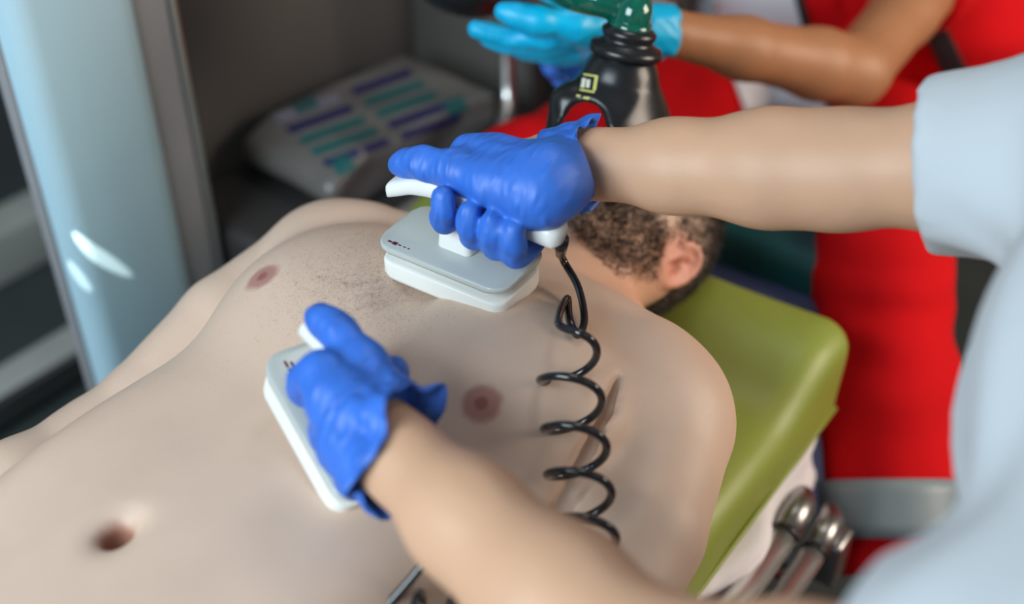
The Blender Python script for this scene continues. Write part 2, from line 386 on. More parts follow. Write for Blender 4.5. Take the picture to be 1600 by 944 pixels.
for x in (-.8, .25):
    for y in (-.24, .30): st_part('leg', tube([V(x, y, -.19), V(x, y, -.50)], .014, 12), STEEL); st_part('wheel', tube([V(x, y-.012, -.50), V(x, y+.012, -.50)], .05, 20), BLACKR)
bk = box(.345, .385, -.315, -.275, -.235, -.170, .006); st_part('latch_bracket', bk, STEEL)

#PATIENT
# ------------------------------------------------------------------ patient
pat = thing('person', 'bare-chested bearded man lying on his back on the green stretcher', 'person', (-.1, 0, 0))
xs_ = V(-.75, -.60, -.45, -.34, -.24, -.14, -.05, .03, .09, .14, .185, .225)
ws_ = V(.165, .175, .172, .162, .156, .163, .176, .185, .182, .168, .135, .09)
zt_ = V(.155, .160, .170, .180, .186, .189, .198, .206, .204, .190, .165, .14)
def spl(x, ys):
    xf = np.linspace(xs_[0], xs_[-1], 400); pw = np.interp(xf, xs_, ys); kk = np.hanning(41); kk /= kk.sum()
    return np.interp(x, xf, np.convolve(np.pad(pw, 20, 'edge'), kk, 'valid'))
f = Field((-.78, -.40, -.06), (.53, .40, .27), .0045, fine=(0, .255, .0026, .0036))
def torso(X, Y, Z):
    w_ = spl(X, ws_).astype(np.float32); zt = spl(X, zt_).astype(np.float32)
    hh = (zt+.004)/2; zc = zt-hh; n = 2.5
    yc = .006
    q = (np.abs((Y-yc)/w_)**n+np.abs((Z-zc)/hh)**n)**(1/n)
    d = (q-1)*np.minimum(w_, hh)*.95
    return np.maximum(d, X-.235)
f.func(torso, .02)
for s in (-1, 1):
    f.ell((.045, s*.088, .146), (.088, .086, .062), .075)                  # pectorals
    f.cone((.185, s*.03, .155), (.165, s*.155, .150), .018, .02, .05)      # clavicle
    f.cone((.24, s*.045, .085), (.15, s*.15, .10), .04, .05, .06)          # trapezius
    f.ell((-.20, s*.125, .085), (.16, .045, .085), .05)                    # flank
sh = {1: V(.130, .196, .110), -1: V(.130, -.186, .104)}
el = {1: V(-.145, .232, .055), -1: V(-.125, -.268, .060)}
wr = {1: V(-.395, .235, .055), -1: V(-.37, -.235, .06)}
for s in (-1, 1):
    f.ell(sh[s], (.076, .066, .072), .035)
    f.chain([(sh[s]+V(.0, .010*s, 0), .058), (sh[s]*.6+el[s]*.4+V(0, .012*s, .006), .053), (sh[s]*.2+el[s]*.8, .045), (el[s], .041)], .007)
    f.chain([(el[s], .043), (el[s]*.7+wr[s]*.3+V(0, 0, .004), .045), (el[s]*.2+wr[s]*.8, .031), (wr[s], .028)], .02)
    f.cone(wr[s], wr[s]+V(-.08, -s*.005, -.01), .026, .038, .02, flat=((0, 0, 1), .55))
    h0 = wr[s]+V(-.085, -s*.005, -.012)
    for i, (dy, l) in enumerate(((-.030, .055), (-.010, .075), (.011, .08), (.031, .07))):
        f.chain([(h0+V(0, dy, 0), .010), (h0+V(-l*.55, dy*1.15, .002), .009), (h0+V(-l, dy*1.15, -.012), .0075)], .006)
    f.chain([(wr[s]+V(-.03, -s*.028, 0), .013), (wr[s]+V(-.065, -s*.05, -.006), .0105), (wr[s]+V(-.095, -s*.055, -.014), .009)], .01)
# abdomen relief, ribs arch and navel
NAV = atz(178, 826, .1865)
f.cone((.155, .004, .219), (-.02, .006, .225), .010, .010, .03, 'sub')
f.ell(NAV+V(.002, 0, .004), (.018, .014, .014), .014, 'sub'); f.ell(NAV+V(.0, 0, -.010), (.0115, .0095, .022), .005, 'sub')
for p_ in (atz(410, 432, .20), atz(752, 630, .20)):
    pass
# neck and head (face up, tipped slightly back)
f.chain([((.15, 0, .085), .070), ((.235, 0, .082), .060), ((.32, .0, .080), .058)], .045)
f.chain([((.195, -.020, .150), .014), ((.27, -.045, .115), .016), ((.33, -.058, .090), .018)], .03)
f.chain([((.195, .020, .150), .014), ((.27, .045, .115), .016), ((.33, .058, .090), .018)], .03)
f.ell((.414, -.003, .086), (.106, .083, .096), .02)
f.ell((.350, 0, .125), (.085, .066, .082), .03); f.ell((.408, 0, .125), (.070, .066, .068), .03)
f.chain([((.345, -.058, .095), .022), ((.300, -.046, .135), .020), ((.272, -.012, .163), .019), ((.272, .012, .163), .019), ((.300, .046, .135), .020), ((.345, .058, .095), .022)], .025)
f.cone((.372, 0, .200), (.333, 0, .222), .010, .013, .012); f.ell((.330, -.011, .210), (.010, .008, .009), .006); f.ell((.330, .011, .210), (.010, .008, .009), .006)   # nose
f.cone((.305, -.018, .190), (.305, .018, .190), .007, .007, .006); f.cone((.295, -.015, .187), (.295, .015, .187), .0075, .0075, .006)                       # lips
for s in (-1, 1):
    f.ell((.372, s*.032, .206), (.016, .020, .012), .012, 'sub'); f.ell((.371, s*.032, .182), (.013, .016, .013), .004)     # eye socket, closed eye
    f.cone((.390, s*.014, .196), (.390, s*.05, .180), .008, .007, .012)                                                # brow
# ears
for s in (-1, 1):
    c0 = V(.352, s*.081, .106); nrm = V(-.25, s*.92, .28); nrm /= np.linalg.norm(nrm)
    ax = V(.97, 0, -.12); ax -= nrm*(ax@nrm); ax /= np.linalg.norm(ax); bx = np.cross(nrm, ax)
    f.ell(c0, (.031, .0205, .006), .004, rot=[ax, bx, nrm])
    rim = [c0+ax*.031*math.cos(a)*(1 if math.cos(a) > 0 else .95)+bx*.020*math.sin(a)+nrm*.0045 for a in np.linspace(math.radians(-200), math.radians(70), 12)]
    f.chain([(q, .0046) for q in rim], .002)
    f.ell(c0-ax*.005+nrm*.007, (.012, .009, .012), .003, 'sub', rot=[ax, bx, nrm])
    f.ell(c0+ax*.014+nrm*.008, (.010, .010, .008), .002, 'sub', rot=[ax, bx, nrm])
    f.chain([(c0-ax*.012+bx*.010+nrm*.004, .004), (c0+ax*.010+bx*.009+nrm*.004, .0035), (c0+ax*.018+nrm*.003, .003)], .004)
    f.ell(c0-ax*.026+nrm*.002, (.009, .010, .006), .006, rot=[ax, bx, nrm])
PT = bvh(f.mesh(1))
def hit(px, py, tree=None):
    h = (tree or PT).ray_cast(Vector(CAM), Vector(ray(px, py)).normalized()); return np.array(h[0]), np.array(h[1])
for a, b, r0, r1 in (((966, 585), (950, 622), .002, .0042), ((950, 622), (920, 682), .0042, .0048), ((920, 682), (888, 742), .0048, .0052), ((888, 742), (860, 800), .0052, .006), ((860, 800), (830, 860), .006, .007)):   # fold between arm and chest
    for dz in (.002, .008, .014, .020): f.cone(hit(*a)[0]-V(0, 0, dz*r0/.0045), hit(*b)[0]-V(0, 0, dz), r0, r1, .003, 'sub')
bm_ = f.mesh(2); PT = bvh(bm_)
R_n, _ = hit(410, 432); L_n, _ = hit(752, 630)
for p_, q in ((R_n, 1), (L_n, 1)):
    add_spot(SK_PAT, p_, .0150, (.36, .15, .125), .30, .85); add_spot(SK_PAT, p_, .0052, (.27, .085, .075), .4, .9)
add_spot(SK_PAT, (.352, -.086, .106), .036, (.66, .25, .19), .5, .8)
add_spot(SK_PAT, (.25, -.07, .09), .09, (.62, .29, .17), .7, .65)
add_spot(SK_PAT, (.484, 0, .080), .112, (.04, .029, .024), .18, .9)
add_spot(SK_PAT, NAV-V(0, 0, .016), .014, (.30, .11, .065), .5, .9)  # shade of the navel hollow painted into the skin colour
body = place(obj('body', bm_, SK_PAT), pat)
P, Nn = verts_normals(bm_)
sm = lambda x, a, b: np.clip((x-a)/(b-a), 0, 1)
# scalp and beard regions on the head
hd = (P[:, 0] > .25) & (P[:, 2] > .02)
hairm = np.where(hd, sm(P[:, 0]-.55*(.10-P[:, 2]), .372, .400)*sm(.185-P[:, 2]+(P[:, 0]-.40)*.9, 0, .02), 0)
neard = np.minimum(np.linalg.norm((P-V(.352, -.085, .106))*V(1, 1, 1.25), axis=1), np.linalg.norm((P-V(.352, .085, .106))*V(1, 1, 1.25), axis=1))
back = np.where(hd, sm(.075-P[:, 2]+(P[:, 0]-.33)*.8, 0, .02)*sm(P[:, 0], .325, .345), 0)
hairm = np.maximum(hairm, back)*(neard > .033)
beardm = np.where(hd & (P[:, 0] < .365) & (P[:, 2] > .085), sm(P[:, 2]+(P[:, 0]-.30)*.62, .112, .140)*sm(.205-P[:, 2]+.0*P[:, 0], 0, .012)*sm(.372-P[:, 0]-.25*(P[:, 2]-.1), .0, .02), 0)*(neard > .036)
beardm = beardm*np.where((np.abs(P[:, 1]) < .022) & (P[:, 0] > .292) & (P[:, 0] < .309), 0, 1)
place(obj('hair', strands(P, Nn, hairm+1e-12, 26000, .010, .00045, (.2, 0, -.6), .35), HAIR), pat)['kind'] = 'stuff'
place(obj('beard', strands(P, Nn, beardm+1e-12, 24000, .008, .0003, (-.6, 0, -.2), .4), BEARD), pat)['kind'] = 'stuff'
hc, _ = hit(560, 440)
chm = np.where((P[:, 0] > -.16) & (P[:, 0] < .17) & (Nn[:, 2] > .6), np.exp(-((P[:, 1]-hc[1])/.045)**2-((P[:, 0]-hc[0])/.050)**2)+.10*np.exp(-((P[:, 1]-.03)/.08)**2-((P[:, 0]-.06)/.07)**2)+.004, 0)
place(obj('chest_hair', strands(P, Nn, chm+1e-12, 20000, .0032, .000055, (.5, -.3, 0), .22, .5), BEARD), pat)['kind'] = 'stuff'
# trousers from the hips down
f = Field((-1.5, -.26, -.04), (-.30, .26, .24), .010)
f.func(lambda X, Y, Z: (torso(np.maximum(X, -.74), Y, Z)-.006), 0, lo=(-9, -9, -9), hi=(-.3, 9, 9))
for s in (-1, 1): f.chain([(V(-.62, s*.09, .085), .088), (V(-1.1, s*.11, .07), .062), (V(-1.45, s*.12, .065), .055)], .03)
f.offset(lambda X, Y, Z: wob(X, Y, Z, 40, .0015)); f.func(lambda X, Y, Z: X+.355+.04*Y, 0, 'int')
place(obj('trousers', f.mesh(), NAVY), pat)

#PADDLES
# ------------------------------------------------------------------ defibrillator paddles
def frame_from(A, B, nrm):
    T = A-B; T /= np.linalg.norm(T); N = nrm-T*(nrm@T); N /= np.linalg.norm(N); return T, N
HB = .078          # grip height above the electrode face
GS = -.017; GY = -.10
def bar_n(t): return HB+.011*math.exp(-((t-.030)/.040)**2)-.006*sm(t, .055, .08)-.004*sm(-t, .04, .08)
def paddle(label, O, T, K, N, group, yw=1, dn=0.):
    p = thing('defibrillator_paddle', label, 'paddle', O, group)
    P_ = lambda n, me, m, par=None: place(obj(n, frame_me(me, O, T, K, N), m), p) if par is None else None
    e = P_('electrode_plate', rr_prism(.122, .068, .012, .0, .017, .003), WHITEP)
    P_('spacer', rr_prism(.100, .048, .010, .016, .029, 0), GREYP)
    P_('guard_plate', rr_prism(.128, .072, .016, .028, .0335, .002, 8), GREYP)
    P_('stem', rr_prism(.034, .024, .006, .033, HB+dn, .002, 4, .78), WHITEP)
    # arched grip: rounded rectangular section swept along t
    ts = np.linspace(-.076, .080, 36); vs = []; fs = []; sec = 16
    for i, t in enumerate(ts):
        e_ = min(1, ((t+.078)/.006)**.5, ((.082-t)/.006)**.5); hw = (.0145-.002*abs(t)/.08)*e_; hh = (.0090-.0010*abs(t)/.08+.002*sm(-t, .03, .07))*e_
        for k in range(sec):
            a = 2*math.pi*k/sec; c, s = math.cos(a), math.sin(a)
            vs.append((t+GS, GY*t*yw+hw*math.copysign(abs(c)**.6, c), bar_n(t)+dn+hh*math.copysign(abs(s)**.6, s)))
    for i in range(len(ts)-1):
        for k in range(sec): k2 = (k+1) % sec; fs.append((i*sec+k, i*sec+k2, (i+1)*sec+k2, (i+1)*sec+k))
    fs.append(tuple(range(sec))[::-1]); fs.append(tuple((len(ts)-1)*sec+k for k in range(sec)))
    me = pyd(vs, fs); me.flip_normals(); P_('grip', me, WHITEP)
    return p, P_
W = lambda O, T, K, N: (lambda t, k, n: O+T*t+K*k+N*n)
WG = lambda O, T, K, N, yw, dn=0.: (lambda t, k, n: O+T*(t+GS)+K*(k+GY*t*yw)+N*(n+dn))     # grip frame

# hand model in the grip's own frame: t thumbward, k knuckleward, n up
def grip_hand(w, sc=1., wrist=(-.088, .012, .105), thumb=None, squeeze=0):
    f = {}
    r = .0107*sc
    fingers = []
    for t, tt, ln in ((.030, .012, 1.), (-.005, -.011, 1.06), (-.0245, -.030, 1.02), (-.042, -.048, .92)):
        b = bar_n(t)
        fingers.append([(w(t-.006, .029, b+.022), r*1.10), (w(t, .0345, b+.002), r*1.04), (w(t, .026*ln, b-.021), r), (w(t*.6+tt*.4, .002, b-.0255), r*.97), (w(t*.3+tt*.7, -.019, b-.0195), r*.97), (w(tt, -.0275, b-.004), r*.95), (w(tt, -.0265, b+.010*ln), r*.82)])
    return fingers

def build_glove(name, person, fingers, palm, thumb, cuff, m, res=.0022, cuffrim=None):
    allp = np.array([q[0] for ch in fingers+palm+[thumb] for q in ch]); lo = allp.min(0)-.045; hi = allp.max(0)+.045
    f = Field(lo, hi, res)
    for ch in palm: f.chain(ch, .022)
    f.chain(thumb, .012)
    for ch in fingers:
        pp = smooth_path([q[0] for q in ch], 4); rr = np.interp(np.linspace(0, 1, len(pp)), np.linspace(0, 1, len(ch)), [q[1] for q in ch])
        g = Field(lo, hi, res); g.chain(list(zip(pp, rr)), .002); f.mix((slice(None),)*3, g.D, .004, 'add')
    # fine gathers of the thin rubber
    f.offset(lambda X, Y, Z: (.0011)*np.sin(250*(X*.6+Y*.5-Z*.6)+2.2*np.sin(70*(X-Y)+60*Z))*(.5+.5*np.sin(45*(X+Y-1.4*Z)+1)))
    if cuff is not None:
        c, d = cuff; d = d/np.linalg.norm(d); f.func(lambda X, Y, Z: (X-c[0])*d[0]+(Y-c[1])*d[1]+(Z-c[2])*d[2], 0, 'int')
    g = place(obj(name, f.mesh(1), m), person); return g
def cuff_ring(person, glove, pts, radii, m, ruffle=.003, n=56, seed=0, flat=None):
    """open sleeve of thin rubber flaring over the wrist, rim rolled outwards"""
    pts = smooth_path(pts, 6); rr = np.interp(np.linspace(0, 1, len(pts)), np.linspace(0, 1, len(radii)), radii)
    T = np.gradient(pts, axis=0); T /= np.linalg.norm(T, axis=1)[:, None]
    u = np.cross(T[0], V(0, 0, 1)); u /= np.linalg.norm(u); vs = []; fs = []
    for i in range(len(pts)):
        u = u-T[i]*(u@T[i]); u /= np.linalg.norm(u); b = np.cross(T[i], u); s = i/(len(pts)-1)
        for k in range(n):
            a = 2*math.pi*k/n; q = rr[i]+ruffle*s*(math.sin(5*a+seed)+.7*math.sin(9*a+seed*2+3*s)+.5*math.sin(14*a-2*s*6))
            e = ruffle*1.6*s*math.sin(3*a+seed*1.7)
            vs.append(pts[i]+q*(u*math.cos(a)+b*math.sin(a))+T[i]*e)
    for i in range(len(pts)-1):
        for k in range(n): k2 = (k+1) % n; fs.append((i*n+k, i*n+k2, (i+1)*n+k2, (i+1)*n+k))
    o = obj('cuff', pyd(vs, fs), m); so = o.modifiers.new('thickness', 'SOLIDIFY'); so.thickness = .0011; so.offset = 0
    o.parent = glove; return o

def unit(v): return v/np.linalg.norm(v)
#OPERATOR
# ------------------------------------------------------------------ rescuer holding the paddles
op = thing('person', 'rescuer in a pale blue shirt and blue gloves pressing both paddles on the chest', 'person', (.1, -.6, -.55))

# upper paddle, right hand: thumb toward the far shoulder, knuckles on the head side
T1 = V(-.06, 1, .03); T1 /= np.linalg.norm(T1); N1 = V(-.03, -.04, 1); N1 -= T1*(N1@T1); N1 /= np.linalg.norm(N1); K1 = np.cross(N1, T1); K1 = -K1 if K1[0] < 0 else K1
O1 = V(.082, -.016, .2175)
p1, _ = paddle('white paddle by the neck, gripped from the side by the outstretched arm', O1, T1, K1, N1, 'defibrillator paddles')
w1 = W(O1, T1, K1, N1); v1 = WG(O1, T1, K1, N1, 1)
# lower paddle, left hand
A2 = atz(440, 590, .216); B2 = atz(566, 812, .166)
T2, N2 = frame_from(A2, B2, V(-.02, -.36, 1)); K2 = np.cross(T2, N2); K2 = -K2 if K2[0] > 0 else K2
O2 = (A2+B2)/2+V(.012, -.004, .004)
p2, _ = paddle('white paddle on the ribs above the navel, pressed by the near arm', O2, T2, K2, N2, 'defibrillator paddles', 0, -.012)
w2 = W(O2, T2, K2, N2); v2 = WG(O2, T2, K2, N2, 0, -.012)

def wall_hand(w, wrist, mid, sc):
    """palm and thumb volumes joining the fingers to the wrist"""
    b = bar_n(0)
    palm = [[(wrist, .0275*sc), (w(-.050, .014, b+.027), .0245*sc), (w(-.006, .022, b+.021), .0155*sc), (w(.022, .026, b+.021), .0125*sc)],
            [(wrist, .024*sc), (w(-.056, .018, b+.020), .019*sc), (w(-.036, .028, b+.019), .012*sc)],
            [(w(-.056, -.004, b+.018), .0165*sc), (w(-.045, .0, b+.021), .0165*sc), (w(-.01, .012, b+.021), .015*sc)],
            [(w(.022, .026, b+.021), .0115), (w(.0, .028, b+.021), .0115), (w(-.036, .026, b+.020), .0115)]]
    thumb = [(w(-.056, -.004, b+.025), .0185*sc), (w(-.016, -.006, b+.024), .0165*sc), (w(.018, -.003, b+.024), .0140*sc), (w(.046, .0, b+.021), .0118*sc), (w(.064, .002, b+.015), .0100*sc), (w(.073, .002, b+.011), .0080*sc)]
    return palm, thumb
WR1 = at(902, 256, .945); EL1 = at(1312, 266, .86); SH1 = at(1800, 245, .76)
palm, thumb = wall_hand(v1, WR1, None, 1.)
g1 = build_glove('glove', op, grip_hand(v1), palm, thumb, (WR1+unit(EL1-WR1)*.004, RT*.9+UP*.30), GLOVE)
WR2 = at(598, 690, .75); EL2 = at(985, 1050, .61); SH2 = at(1750, 1200, .46)
palm, thumb = wall_hand(v2, WR2, None, .95)
g2 = build_glove('glove', op, grip_hand(v2, .95), palm, thumb, (WR2, unit(EL2-WR2)*.5+RT*.5), GLOVE)
d1 = unit(unit(EL1-WR1)*.6+RT*.4); cuff_ring(op, g1, [WR1-d1*.030, WR1-d1*.010, WR1+d1*.012], [.027, .032, .039], GLOVE, .0036, seed=1)
d2 = unit(unit(EL2-WR2)*.6+RT*.4); cuff_ring(op, g2, [WR2-d2*.030, WR2-d2*.008, WR2+d2*.014], [.031, .036, .044], GLOVE, .0045, seed=2.4)

f = Field((-.32, -1.05, -.56), (.48, -.02, .86), .0065)
HIPS = V(.17, -.80, -.06); CH = V(.10, -.56, .36)
for s_, (W_, E_, S_) in ((1, (WR1, EL1, SH1)), (-1, (WR2, EL2, SH2))):
    fl = None
    f.chain([(W_-unit(E_-W_)*.05, .020), (W_-unit(E_-W_)*.015, .0235), (W_+unit(E_-W_)*.02, .0255), (W_*.62+E_*.38, .0345), (W_*.25+E_*.75, .0430), (E_, .0425), (E_*.6+S_*.4, .045), (S_, .056)], .02)
SHM = (SH1+SH2)/2
f.chain([(SH1, .06), (SHM+V(0, -.03, .02), .07), (SH2, .06)], .06)
f.chain([(SHM+V(.03, -.06, -.05), .105), (HIPS+V(0, 0, .12), .115), (HIPS, .13)], .08)
f.chain([(SHM+V(.02, -.03, .05), .055), (SHM+V(.08, -.06, .16), .05)], .04)
HD = SHM+V(.12, -.07, .27)
f.ell(HD, (.075, .095, .115), .02); f.ell(HD+V(0, .05, -.05), (.05, .05, .06), .03); f.cone(HD+V(0, .095, .01), HD+V(0, .115, -.025), .009, .012, .012)
for s in (-1, 1):
    f.ell(HD+V(s*.074, .0, -.01), (.008, .02, .03), .006); f.ell(HD+V(s*.032, .095, .015), (.018, .014, .010), .01, 'sub')
f.cone(HD+V(-.02, .098, -.06), HD+V(.02, .098, -.06), .006, .006, .004)
for s in (-1, 1): f.chain([(HIPS+V(s*.09, .0, -.03), .08), (HIPS+V(s*.12, .17, -.40), .055), (HIPS+V(s*.12, -.22, -.44), .04)], .03)
op_b = place(obj('body', f.mesh(2), SK_OP), op)
P, Nn = verts_normals(op_b.data); q = P-HD
hm = np.where((np.linalg.norm(q, axis=1) < .15) & (q[:, 2] > -.05), sm(q[:, 2]-q[:, 1]*.75, .0, .02), 0)
place(obj('hair', strands(P, Nn, hm+1e-12, 9000, .02, .0006, (0, -.3, -.3), .5), HAIR), op)['kind'] = 'stuff'

f = Field((-.40, -1.0, -.16), (.50, -.10, .62), .0075)
def sleeve(S_, E_, t0):
    a = S_*(1-t0)+E_*t0; f.chain([(S_+V(0, -.01, 0), .070), (S_*.6+a*.4, .062), (a, .0525), (a+unit(E_-S_)*.03, .0525)], .04)
sleeve(SH1, EL1, .70); sleeve(SH2, EL2, .45)
f.chain([(SH1, .072), (SHM+V(0, -.03, .02), .085), (SH2, .072)], .07)
f.chain([(SHM+V(0.03, -.045, -.06), .118), (HIPS+V(0, .03, .20), .135), (HIPS+V(0, .02, .03), .15)], .08)
f.offset(lambda X, Y, Z: wob(X, Y, Z, 26, .003))
def cutplane(f, p, d, lo=(-9, -9, -9), hi=(9, 9, 9)):
    d = unit(d); f.func(lambda X, Y, Z: np.where(((X-p[0])**2+(Y-p[1])**2+(Z-p[2])**2) < .11**2, (X-p[0])*d[0]+(Y-p[1])*d[1]+(Z-p[2])*d[2], -9), 0, 'int')
c1 = SH1*.30+EL1*.70; cutplane(f, c1, EL1-SH1); c2 = SH2*.55+EL2*.45; cutplane(f, c2, EL2-SH2)
f.cone(c1, c1+unit(EL1-SH1)*.08, .0485, .0485, 0, 'sub'); f.cone(c2, c2+unit(EL2-SH2)*.08, .0485, .0485, 0, 'sub')
place(obj('shirt', f.mesh(2), SHIRT), op)
f = Field((-.20, -1.1, -.57), (.45, -.35, .06), .010)
f.chain([(HIPS+V(0, 0, .04), .142), (HIPS, .145)], .03)
for s in (-1, 1): f.chain([(HIPS+V(s*.09, .0, -.03), .10), (HIPS+V(s*.12, .17, -.40), .072), (HIPS+V(s*.12, -.22, -.435), .055)], .03)
place(obj('trousers', f.mesh(2), RED), op)

#CORDS
# ------------------------------------------------------------------ coiled cords of the paddles
def cord(parent, P, r=.0033): return place(obj('cord', tube(P, r, 10), BLACKC), parent)
def coil(A, B, turns, rad, up, ph=0., hand=1):
    ax = unit(B-A); e2 = unit(up-ax*(up@ax)); e1 = np.cross(ax, e2)*hand; n = int(turns*22)
    return [A+(B-A)*i/n+rad*(e1*math.cos(2*math.pi*turns*i/n+ph)+e2*math.sin(2*math.pi*turns*i/n+ph)) for i in range(n+1)]
def on_body(x, y, lift):
    p_, n_ = hit(x, y); d = (p_-CAM)@FW; return at(x, y, d-lift)
s0 = v1(-.074, 0, bar_n(-.074)-.004)
place(obj('strain_relief', tube([s0, s0+(on_body(876, 398, .10)-s0)*.95], [.0062, .0045], 12), BLACKR), p1)
def coil_path(pts, turns, rad, ph, hand=1):
    C_ = smooth_path(pts, 40); n = len(C_); out = []
    T_ = np.gradient(C_, axis=0); T_ /= np.linalg.norm(T_, axis=1)[:, None]
    for i in range(n):
        e2 = unit(V(0, 0, 1)-T_[i]*T_[i][2]); e1 = np.cross(T_[i], e2)*hand; a = ph+2*math.pi*turns*i/(n-1)
        out.append(C_[i]+rad*(e1*math.cos(a)+e2*math.sin(a)))
    return out
da = (hit(884, 522)[0]-CAM)@FW-.034; db = min((hit(845, 735)[0]-CAM)@FW, (hit(965, 735)[0]-CAM)@FW)-.030
c_ = coil_path([at(884+.088*(y-522), y, da+(db-da)*(y-522)/213) for y in (522, 595, 670, 740, 810, 880)], 4.9, .0225, .4)
lead = smooth_path([s0, on_body(878, 402, .10), on_body(903, 448, .05), on_body(913, 498, .016), on_body(903, 524, .010), on_body(890, 500, .018), on_body(886, 466, .030), on_body(872, 505, .045)] + [c_[10]], 8)
cord(p1, np.vstack([lead[:-1], c_[10:], smooth_path([c_[-1], at(970, 925, .82), at(1010, 960, .82), at(1060, 1040, .82)], 6)[1:]]))
s1 = v2(-.074, 0, bar_n(-.074)-.004)
D0 = at(636, 962, .775); D1 = at(800, 985, .785)
c2_ = coil(D0, D1, 3.2, .016, V(0, 0, 1), .6, 1)
cord(p2, np.vstack([smooth_path([s1, s1-T2*.03-N2*.015, at(585, 975, .77), c2_[0]], 8)[:-1], c2_, smooth_path([c2_[-1], at(900, 1030, .75), at(1000, 1120, .75)], 5)[1:]]))
# printed marks on the guard plates
def mark(parent, w, t, k, L_, W_):
    me = pyd([w(t-L_/2, k-W_/2, .0337), w(t+L_/2, k-W_/2, .0337), w(t+L_/2, k+W_/2, .0337), w(t-L_/2, k+W_/2, .0337)], [(0, 1, 2, 3)]); place(obj('printed_mark', me, MARK), parent)
for t, L_, W_ in ((.052, .004, .0022), (.047, .0045, .004), (.042, .003, .0015), (.037, .0028, .0012), (.033, .002, .0012)): mark(p1, w1, t, -.0275, L_, W_)
for t, k, L_, W_ in ((.052, .020, .006, .002), (.050, .016, .0055, .002), (.047, .018, .002, .006), (.043, .021, .004, .002), (.038, .024, .003, .002)): mark(p2, w2, t, k, L_, W_)

#PARAMEDIC
# ------------------------------------------------------------------ paramedic at the head end
pm_ = thing('person', 'paramedic in red uniform and cyan glove seated behind the patient\'s head', 'person', (1.0, .05, -.55))
WR3 = at(1030, 48, 1.27); EL3 = at(1335, 112, 1.42); SH3 = at(1480, -60, 1.62); SH4 = SH3+V(.0, .38, .0)
SM3 = (SH3+SH4)/2; HP3 = V(SM3[0]+.10, SM3[1], -.06)
KL = at(1385, 372, 1.42)+V(0, 0, -.05); AL = at(1400, 900, 1.38); HL = HP3+V(0, -.10, 0)
KR = at(830, 235, 1.50)+V(0, 0, -.05); HR = HP3+V(0, .10, 0); AR = KR+V(.05, .05, -.38)
WRR = at(985, 128, 1.44); ELR = SH4*.5+WRR*.5+V(.05, .09, -.09)
f = Field((.30, -.62, -.56), (1.50, .66, .92), .0085)
f.chain([(WR3+unit(WR3-EL3)*.05, .018), (WR3, .0245), (WR3*.6+EL3*.4, .034), (WR3*.2+EL3*.8, .041), (EL3, .041), (EL3*.5+SH3*.5, .043), (SH3, .052)], .02)
f.chain([(WRR, .024), (ELR, .038), (SH4, .05)], .02); f.chain([(WRR, .022), (at(950, 118, 1.42), .018)], .02)
f.chain([(SH3, .055), (SM3+V(0, 0, .03), .07), (SH4, .055)], .05); f.chain([(SM3+V(0, 0, -.05), .11), (HP3, .125)], .06)
f.chain([(SM3+V(0, 0, .05), .05), (SM3+V(-.04, 0, .16), .045)], .04)
H3 = SM3+V(-.06, 0, .25)
f.ell(H3, (.095, .075, .115), .02); f.cone(H3+V(-.095, 0, .01), H3+V(-.115, 0, -.025), .009, .012, .012); f.ell(H3+V(-.05, 0, -.05), (.05, .05, .06), .03)
for s in (-1, 1): f.ell(H3+V(0, s*.074, -.01), (.02, .008, .03), .006); f.ell(H3+V(-.095, s*.032, .015), (.014, .018, .010), .01, 'sub')
for h, k, a in ((HL, KL, AL), (HR, KR, AR)): f.chain([(h, .075), (k, .052), (a, .036)], .03)
pb_ = place(obj('body', f.mesh(2), SK_TAN), pm_)
P, Nn = verts_normals(pb_.data); q = P-H3
hm = np.where((np.linalg.norm(q, axis=1) < .15) & (q[:, 2] > -.05), sm(q[:, 2]+q[:, 0]*.75, .0, .02), 0)
place(obj('hair', strands(P, Nn, hm+1e-12, 6000, .02, .0008, (.3, 0, -.3), .5), HAIR), pm_)['kind'] = 'stuff'
# trousers
f = Field((.34, -.60, -.56), (1.50, .60, .22), .008)
f.chain([(HP3+V(0, 0, .05), .145), (HP3, .15)], .03)
for h, k, a in ((HL, KL, AL), (HR, KR, AR)): f.chain([(h, .10), (k*.6+h*.4, .092), (k, .082), (k*.6+a*.4, .083), (a, .074)], .03)
f.offset(lambda X, Y, Z: wob(X, Y, Z, 30, .003)); cutplane(f, AL, AL-KL); cutplane(f, AR, AR-KR)
tr = place(obj('trousers', f.mesh(2), RED), pm_)
def band(a, b, r, L_, m, name, par):      # tape ring around a limb
    d = unit(b-a); g = Field(a-r*1.5-.02, b+r*1.5+.02, .006) if False else None
    pts = [a+(b-a)*t for t in np.linspace(0, 1, 5)]
    o = obj(name, tube(pts, r, 40, cap=False), m); so = o.modifiers.new('thickness', 'SOLIDIFY'); so.thickness = .003; so.offset = 1
    o.parent = par; return o
band(KL*.30+AL*.70, KL*.12+AL*.88, .084, 0, REFL, 'reflective_band', tr)
